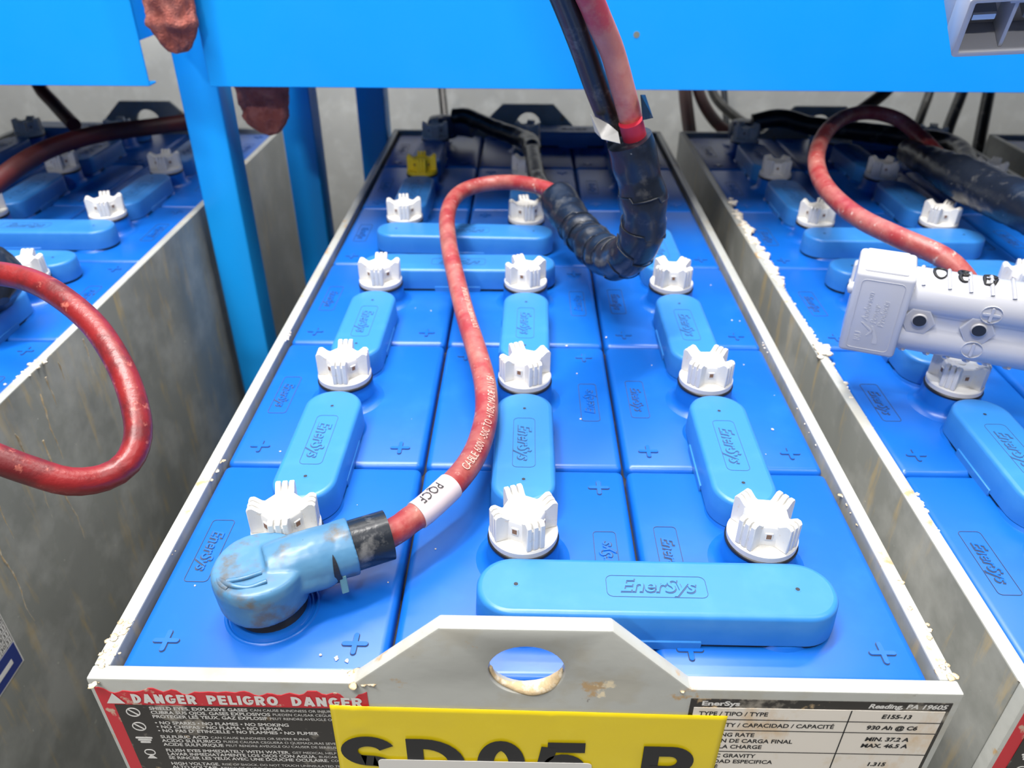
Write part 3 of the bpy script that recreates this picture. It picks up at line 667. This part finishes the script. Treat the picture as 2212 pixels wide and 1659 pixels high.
cable('battery_cable', [pd(60, 90, 1.40), pd(82, 180, 1.38), pd(118, 225, 1.35), pd(160, 270, 1.30)], .0115, M_DKRED, 'short dark red cable hanging behind the left battery top')

# ------------------------------------------------------------------ right battery lead
rl = empty('battery_lead', pd(2030, 550, .74), 'worn red cable arching over the right battery into a black taped bundle', 'cable')
O2 = Vector(rl.location)
def rel2(p): return [Vector(q) - O2 for q in p]
m = MB(); tube(spline(rel2([pd(2125, 720, .73), pd(2105, 640, .735), pd(2075, 590, .74), pd(2030, 552, .75), pd(1940, 512, .78), pd(1860, 473, .83), pd(1805, 430, .88), pd(1772, 385, .935), pd(1764, 335, .99), pd(1785, 285, 1.05), pd(1825, 253, 1.11), pd(1880, 243, 1.15), pd(1940, 258, 1.16), pd(1990, 297, 1.13), pd(2030, 338, 1.08), pd(2075, 362, 1.03), pd(2130, 385, .99)])), .0104, 22, m)
m.build('red_cable', M_REDC, rl)
m = MB(); tube(spline(rel2([pd(1960, 325, 1.14), pd(2060, 375, 1.02), pd(2130, 410, .96), pd(2200, 440, .90), pd(2290, 480, .84)])), lambda t: .016 + .011 * min(1, t * 2.2), 26, m, 0, .002, 4)
m.build('tape_wrap', M_TAPE, rl)
m = MB(); tube(spline(rel2([(.40, 1.125, .04), (.445, 1.12, .05), (.49, 1.09, .045), (.545, 1.06, .045), (.60, 1.01, .05), (.66, .93, .055), pd(2100, 395, 1.0)])), .0155, 20, m, 0, .001, 2); m.build('black_cable', M_BLKC, rl)
m = MB(); m.lathe([(.024, .012), (.027, .016), (.028, .036), (.024, .042), (.01, .044)], 32, 0); m.build('terminal_boot', bpy.data.materials['dark_blue_grey_vinyl'], rl, tuple(Vector((.388, 1.125, 0)) - O2))

# cables hanging against the wall behind
hang = [([pd(1478, 120, 1.55), pd(1480, 200, 1.5), pd(1492, 300, 1.45), pd(1500, 360, 1.42)], .0125, M_DKRED, 'dark red cable hanging between the central and right batteries'),
        ([pd(1500, 120, 1.55), pd(1510, 200, 1.5), pd(1545, 262, 1.46), pd(1600, 305, 1.42)], .011, M_DKRED, 'dark cable curving down behind the rear left corner of the right battery'),
        ([pd(1530, 120, 1.6), pd(1540, 200, 1.55), pd(1585, 250, 1.50), pd(1650, 290, 1.44)], .009, M_BLKC, 'thin dark cable sloping down behind the right battery'),
        ([pd(1562, 120, 1.72), pd(1563, 180, 1.72), pd(1568, 250, 1.72), pd(1570, 330, 1.72)], .0070, M_BLKC, 'thin straight grey-black rod hanging behind the right battery'),
        ([pd(1960, 130, 1.40), pd(1920, 190, 1.38), pd(1865, 235, 1.36), pd(1790, 290, 1.34)], .011, mat('brown_black_rubber', (.07, .03, .015), .5), 'brown-black cable crossing behind the arch of the worn red cable'),
        ([pd(2030, 130, 1.55), pd(2008, 200, 1.52), pd(1990, 250, 1.50), pd(1965, 320, 1.48)], .0085, M_BLKC, 'thinnest of the black cables hanging at the upper right'),
        ([pd(2100, 130, 1.50), pd(2078, 200, 1.48), pd(2048, 280, 1.45), pd(2030, 350, 1.42)], .0105, M_BLKC, 'middle black cable slanting down at the upper right'),
        ([pd(2150, 130, 1.48), pd(2136, 200, 1.46), pd(2112, 330, 1.42), pd(2105, 420, 1.40)], .0110, M_BLKC, 'black cable hanging at the upper right beside the far battery corner'),
        ([pd(948, 120, 1.72), pd(953, 180, 1.72), pd(960, 250, 1.70), pd(966, 330, 1.68)], .0085, M_BLKC, 'dark cable hanging straight behind the central battery')]
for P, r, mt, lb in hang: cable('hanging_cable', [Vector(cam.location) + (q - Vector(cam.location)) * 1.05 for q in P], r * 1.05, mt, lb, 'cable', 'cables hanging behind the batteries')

# ------------------------------------------------------------------ grey plugs
def connector(name, label, full=True):
    """local axes: +X along length (mating block at -X), +Z across the two contacts, -Y broad face"""
    root = empty(name, (0, 0, 0), label, 'electrical connector')
    m = MB()
    if full:
        # two fused barrels with ribs
        prof = []
        N = 20
        for k in range(N + 1):
            a = d(-80) + d(160) * 0 + math.pi * 2 * 0
        up_c, lo_c, R_ = .0172, -.0172, .0195
        th0 = math.asin(.0172 / .0195 * .62)
        pts = []
        for k in range(25):                                    # upper barrel, from right valley over the top to left valley
            a = d(-36) + d(252) * k / 24; pts.append((R_ * math.cos(a) * 1.02, up_c + R_ * math.sin(a)))
        for k in range(25):
            a = d(144) + d(252) * k / 24; pts.append((R_ * math.cos(a) * 1.02, lo_c + R_ * math.sin(a)))
        XF = Matrix(((0, 0, 1, 0), (1, 0, 0, 0), (0, 1, 0, 0), (0, 0, 0, 1)))   # (x,y,z)->(z,x,y): profile in YZ, extruded along X
        m.prism(pts, -.025, .083, 0, .0012, XF, 2)
        for xr in (-.018, .001, .016, .031, .046, .061, .078):           # ribs across the top and bottom
            for sgn, c0 in ((1, up_c), (-1, lo_c)):
                pth = [Vector((xr + .002 * math.cos(a * 2), (R_ + .0003) * math.cos(a) * 1.02, c0 + (R_ + .0003) * math.sin(a))) for a in [sgn * d(18 + 118 * k / 18) for k in range(19)]]
                tube(pth, .0016, 8, m)
        m.box((-.068, -.0225, -.0385), (-.024, .0225, .0385), 0, .0035, 3)
        m.box((-.063, -.0195, .036), (-.030, .0195, .0405), 0, .002, 2)
        hb = m.build('housing', M_GREYP, root); smooth_by_angle(hb, 38)
        q = MB(); q.lathe([(.004, 0), (.0055, .001), (.0045, .005), (.0015, .0062)], 16, 0, T(-.066, -.004, .013) @ Matrix.Rotation(-math.pi / 2, 4, 'Y')); q.build('locating_pip', M_GREYP, root)
        # panel outline and raised writing on the block
        q = MB(); F = T(-.0465, -.0225, 0) @ FRONT
        outline(q, .033, .066, .004, .0004, -.0002, .0004, 0, F)
        for i, (s_, xx) in enumerate((('Anderson', -.007), ('Power', 0), ('Products', .006))):
            q.add(*text(s_, .0068, .0003, .15, .0001, 1, 3, 'LEFT'), 0, F @ T(xx, -.005 + i * -.002) @ RZ(math.pi / 2))
        q.prism([(-.001, -.009), (.001, -.0095), (.0065, -.022), (.0065, -.026), (.003, -.026), (.003, -.020)], 0, .0004, 0, 0, F)
        q.prism([(-.009, -.007), (-.008, -.007), (.002, -.014), (-.002, -.019), (-.003, -.019), (-.0005, -.0145)], 0, .0004, 0, 0, F)
        q.add(*text('RU', .0068, .0003, 0, .0002, 1, 3), 0, F @ T(-.009, -.021) @ RZ(math.pi / 2))
        q.build('raised_lettering', M_GREYP, hb)
        # hex recesses with bolt holes, plus and minus marks
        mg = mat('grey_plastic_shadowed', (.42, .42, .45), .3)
        for xx in (-.014, .029):
            h = MB(); G = T(xx, -.0158, 0) @ FRONT
            h.prism([(.0128 * math.cos(d(a)), .0128 * math.sin(d(a))) for a in range(0, 360, 60)], 0, .0032, 0, .0003, G)
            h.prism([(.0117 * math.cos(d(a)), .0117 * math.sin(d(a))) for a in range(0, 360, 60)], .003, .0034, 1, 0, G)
            h.lathe([(.0058, .003), (.0058, .0052), (.0050, .0052)], 28, 1, G @ T(.0005, .002)); h.build('bolt_socket', [M_GREYP, mg], root)
            h = MB(); h.lathe([(.0050, .0045), (.0050, .0054)], 28, 0, G @ T(.0005, .002)); h.build('bolt_hole', M_HOLE, root)
        for zz, plus in ((.0172, 1), (-.0172, 0)):
            h = MB(); G = T(.034 if plus else .030, -.0199, zz * 1.0) @ FRONT
            outline(h, .0155, .0155, .0077, .0004, -.001, .0004, 0, G)
            h.prism(stadium(.0125, .0022, 3), 0, .0009, 0, .0002, G @ RZ(math.pi / 2))
            if plus: h.prism(stadium(.0125, .0022, 3), 0, .00085, 0, .0002, G)
            h.build('plus_mark' if plus else 'minus_mark', M_GREYP, root)
        # hand inked marks on the top barrel
        h = MB()
        def inked(strokes, cx, w_=.0009):
            for st_ in strokes:
                pth = []
                for u, v in st_:
                    a = d(90) + v / R_ ; pth.append(Vector((cx + u, (R_ + .0006) * math.cos(a) * 1.02, up_c + (R_ + .0006) * math.sin(a))))
                tube(spline(pth, .001), lambda t: w_ * (.6 + .7 * math.sin(math.pi * min(1, max(0, t)))), 6, h)
        def arc(cx, cy, rx, ry, a0, a1, n=10): return [(cx + rx * math.cos(d(a0 + (a1 - a0) * k / n)), cy + ry * math.sin(d(a0 + (a1 - a0) * k / n))) for k in range(n + 1)]
        inked([arc(0, 0, .0048, .0075, 20, 375)], -.007)
        inked([arc(0, .003, .0036, .0045, 60, 400), arc(0, -.004, .0040, .0045, 60, 400)], .0105, .0013)
        inked([[(-.003, -.007), (-.0035, 0), (-.003, .007)], [(-.003, .007), (.002, .006), (.001, .001), (-.002, 0)], [(0, 0), (.005, -.003), (.002, -.0075), (-.003, -.007)], [(.003, .007), (.0045, .002), (.006, -.001)]], .0275, .0011)
        h.build('inked_marks', M_INK, root)
        h = MB(); 
        for zz in (.0172, -.0172): tube([Vector((.078, 0, zz)), Vector((.10, 0, zz)), Vector((.16, .01, zz - .004)), Vector((.24, .03, zz - .02))], .0155, 20, h)
        h.build('black_cable', M_BLKC, root)
    else:
        W_, H_ = .048, .030
        # open mating shell: rectangular tube with centre wall
        outer = stadium(.086, .046, 3, .003); inner = stadium(.078, .038, 3, .001)
        m.prism(outer, -.030, .0, 0, .0008, None, 2, holes=[[(x - .0, y) for x, y in inner]])
        m.prism(stadium(.0855, .0455, 3, .003), .0, .060, 0, .002)
        hb = m.build('housing', M_GREYP, root); smooth_by_angle(hb, 38)
        q = MB(); q.box((-.014, -.019, -.026), (-.0115, .019, 0), 0, .0004, 1); q.box((-.018, -.0235, -.028), (-.0075, -.016, -.002), 0, .0006, 1)
        q.box((.020, -.019, -.026), (.0225, .019, 0), 0, .0004, 1)
        q.build('divider', M_GREYP, root)
        q = MB(); q.box((-.036, -.004, -.020), (-.020, .002, .004), 0, .001, 1); q.box((-.004, -.004, -.020), (.014, .002, .004), 0, .001, 1); q.build('contact', M_METAL, root)
        h = MB()
        for xx in (-.018, .018): tube([Vector((xx, 0, .055)), Vector((xx, 0, .12)), Vector((xx + .02, .02, .25)), Vector((xx + .05, .05, .45))], .010, 16, h)
        h.build('cable', M_BLKC, root)
    return root
cn = connector('power_connector', 'light grey two-pole plug resting on vent caps of the right battery')
# bottom edge from (.2717,.2853) to (.398,.247) at z=.055
ang = d(-22.5)
cn.rotation_euler = Euler((d(6), d(-.5), ang), 'XYZ')
cn.location = (.3395, .286, .0955)
c2 = connector('power_connector', 'grey plug hanging open-end down in front of the blue panel at the top right', False)
c2.rotation_euler = Euler((d(-60), d(-5), d(-12)), 'XYZ')
c2.location = pd(2215, -8, .53)

# ------------------------------------------------------------------ rack
def rack(name, label, x0, x1, posts=()):
    YF = .69; r = empty(name, ((x0 + x1) / 2, YF, ZF), label, 'rack'); O_ = Vector(r.location)
    m = MB(); m.box((x0, YF, .1850), (x1, YF + .003, .47), 0, .0008, 1); m.box((x0, YF + .002, .1850), (x1, YF + .020, .1875), 0, .0006, 1)
    pn = m.build('front_panel', M_RACK, r, -O_)
    m = MB(); m.box((x0 + .01, YF + .021, .236), (x1 - .01, 1.33, .241)); m.build('shelf_deck', M_DECK, r, -O_)
    m = MB(); m.box((x1 - .004, YF + .004, .236), (x1, 1.33, .47), 0, .0006, 1); m.build('side_plate', M_RACK, r, -O_)
    m = MB(); m.box((x0 + .005, 1.33, .16), (x1 - .005, 1.37, .40), 0, .001, 1); m.build('rear_beam', M_RACK, r, -O_)
    for px_, py_ in posts:
        m = MB(); m.box((px_, py_, ZF), (px_ + .0515, py_ + .0515, .60 if py_ < .8 else .235), 0, .003, 2); q = m.build('post', M_RACK, r, -O_); smooth_by_angle(q, 50)
    return r, pn, O_
r1, pn1, O1 = rack('battery_rack', 'wide bright blue steel rack over the central and right batteries', -.3863, 2.3, [(-.4520, .75), (-.394, .97), (-.312, 1.17)])
r0, pn0, O0 = rack('battery_rack', 'bright blue steel rack over the left battery, its panel ending at the cloth', -2.6, -.4600, [(-2.5, .72)])
# small drilled hole in the panel
m = MB(); m.lathe([(.0036, 0), (.0036, .0004)], 24, 0, T(.1254, .69, .2464) @ FRONT); m.build('drilled_hole', mat('hole_liner', (.20, .22, .18), .6), pn1, tuple(Vector((0, 0, 0))))

# ------------------------------------------------------------------ cloths
def rag(label, xc, y, zb, zt, wb, wt, seed, dep=.016, lean=0):
    m = MB(); n = 72; L = 60; vs = []; fs = []
    for j in range(L + 1):
        t = j / L
        z = zb + (zt - zb) * t
        grow = min(1, (math.sin(min(1, t * 5.5 + .004) * math.pi / 2)) ** .5)
        hw = (wb + (wt - wb) * t) * grow; hd = dep * grow
        for k in range(n):
            a = 2 * math.pi * k / n
            f = 1 + .16 * math.sin(a * 5 + seed + t * 3) * (1 - .3 * t) + .10 * math.sin(a * 9 - t * 6 + seed * 2)
            p = Vector((hw * math.cos(a) * (1 + .05 * math.sin(t * 9 + seed)), hd * math.sin(a) * f, z))
            q = noise.noise(Vector((p.x * 70, p.y * 70, p.z * 70 + seed * 5))) * .0035 + noise.noise(Vector((p.x * 260, p.y * 260, p.z * 260))) * .0012
            hem = .0016 if .10 < t < .14 or .2 < t < .215 else 0
            p.x += math.cos(a) * (q + hem); p.y += math.sin(a) * (q * 1.5 + hem * 1.4); p.z += noise.noise(Vector((p.x * 90, seed, 0))) * .004 * (1 - t)
            vs.append(Vector((p.x + lean * (zt - z), p.y, p.z)) - Vector((0, 0, zb)))
    for j in range(L):
        for k in range(n): fs.append([j * n + k, j * n + (k + 1) % n, (j + 1) * n + (k + 1) % n, (j + 1) * n + k])
    m.add(vs, fs, 0, None, True); m.add(vs[:n], [list(range(n))[::-1]], 0); m.add(vs[-n:], [list(range(n))], 0)
    o = m.build('shop_cloth', M_RAG, None, (xc, y, zb)); return tag(o, label, 'cloth', 'red-brown cloths hanging on the rack')
rag('red-brown cloth hanging between the two blue front panels', -.4080, .672, .2240, .50, .0275, .034, 1.3)
rag('red-brown cloth hanging below the wide blue panel, in front of the second post', -.3480, .765, .1080, .298, .0330, .036, 4.1)
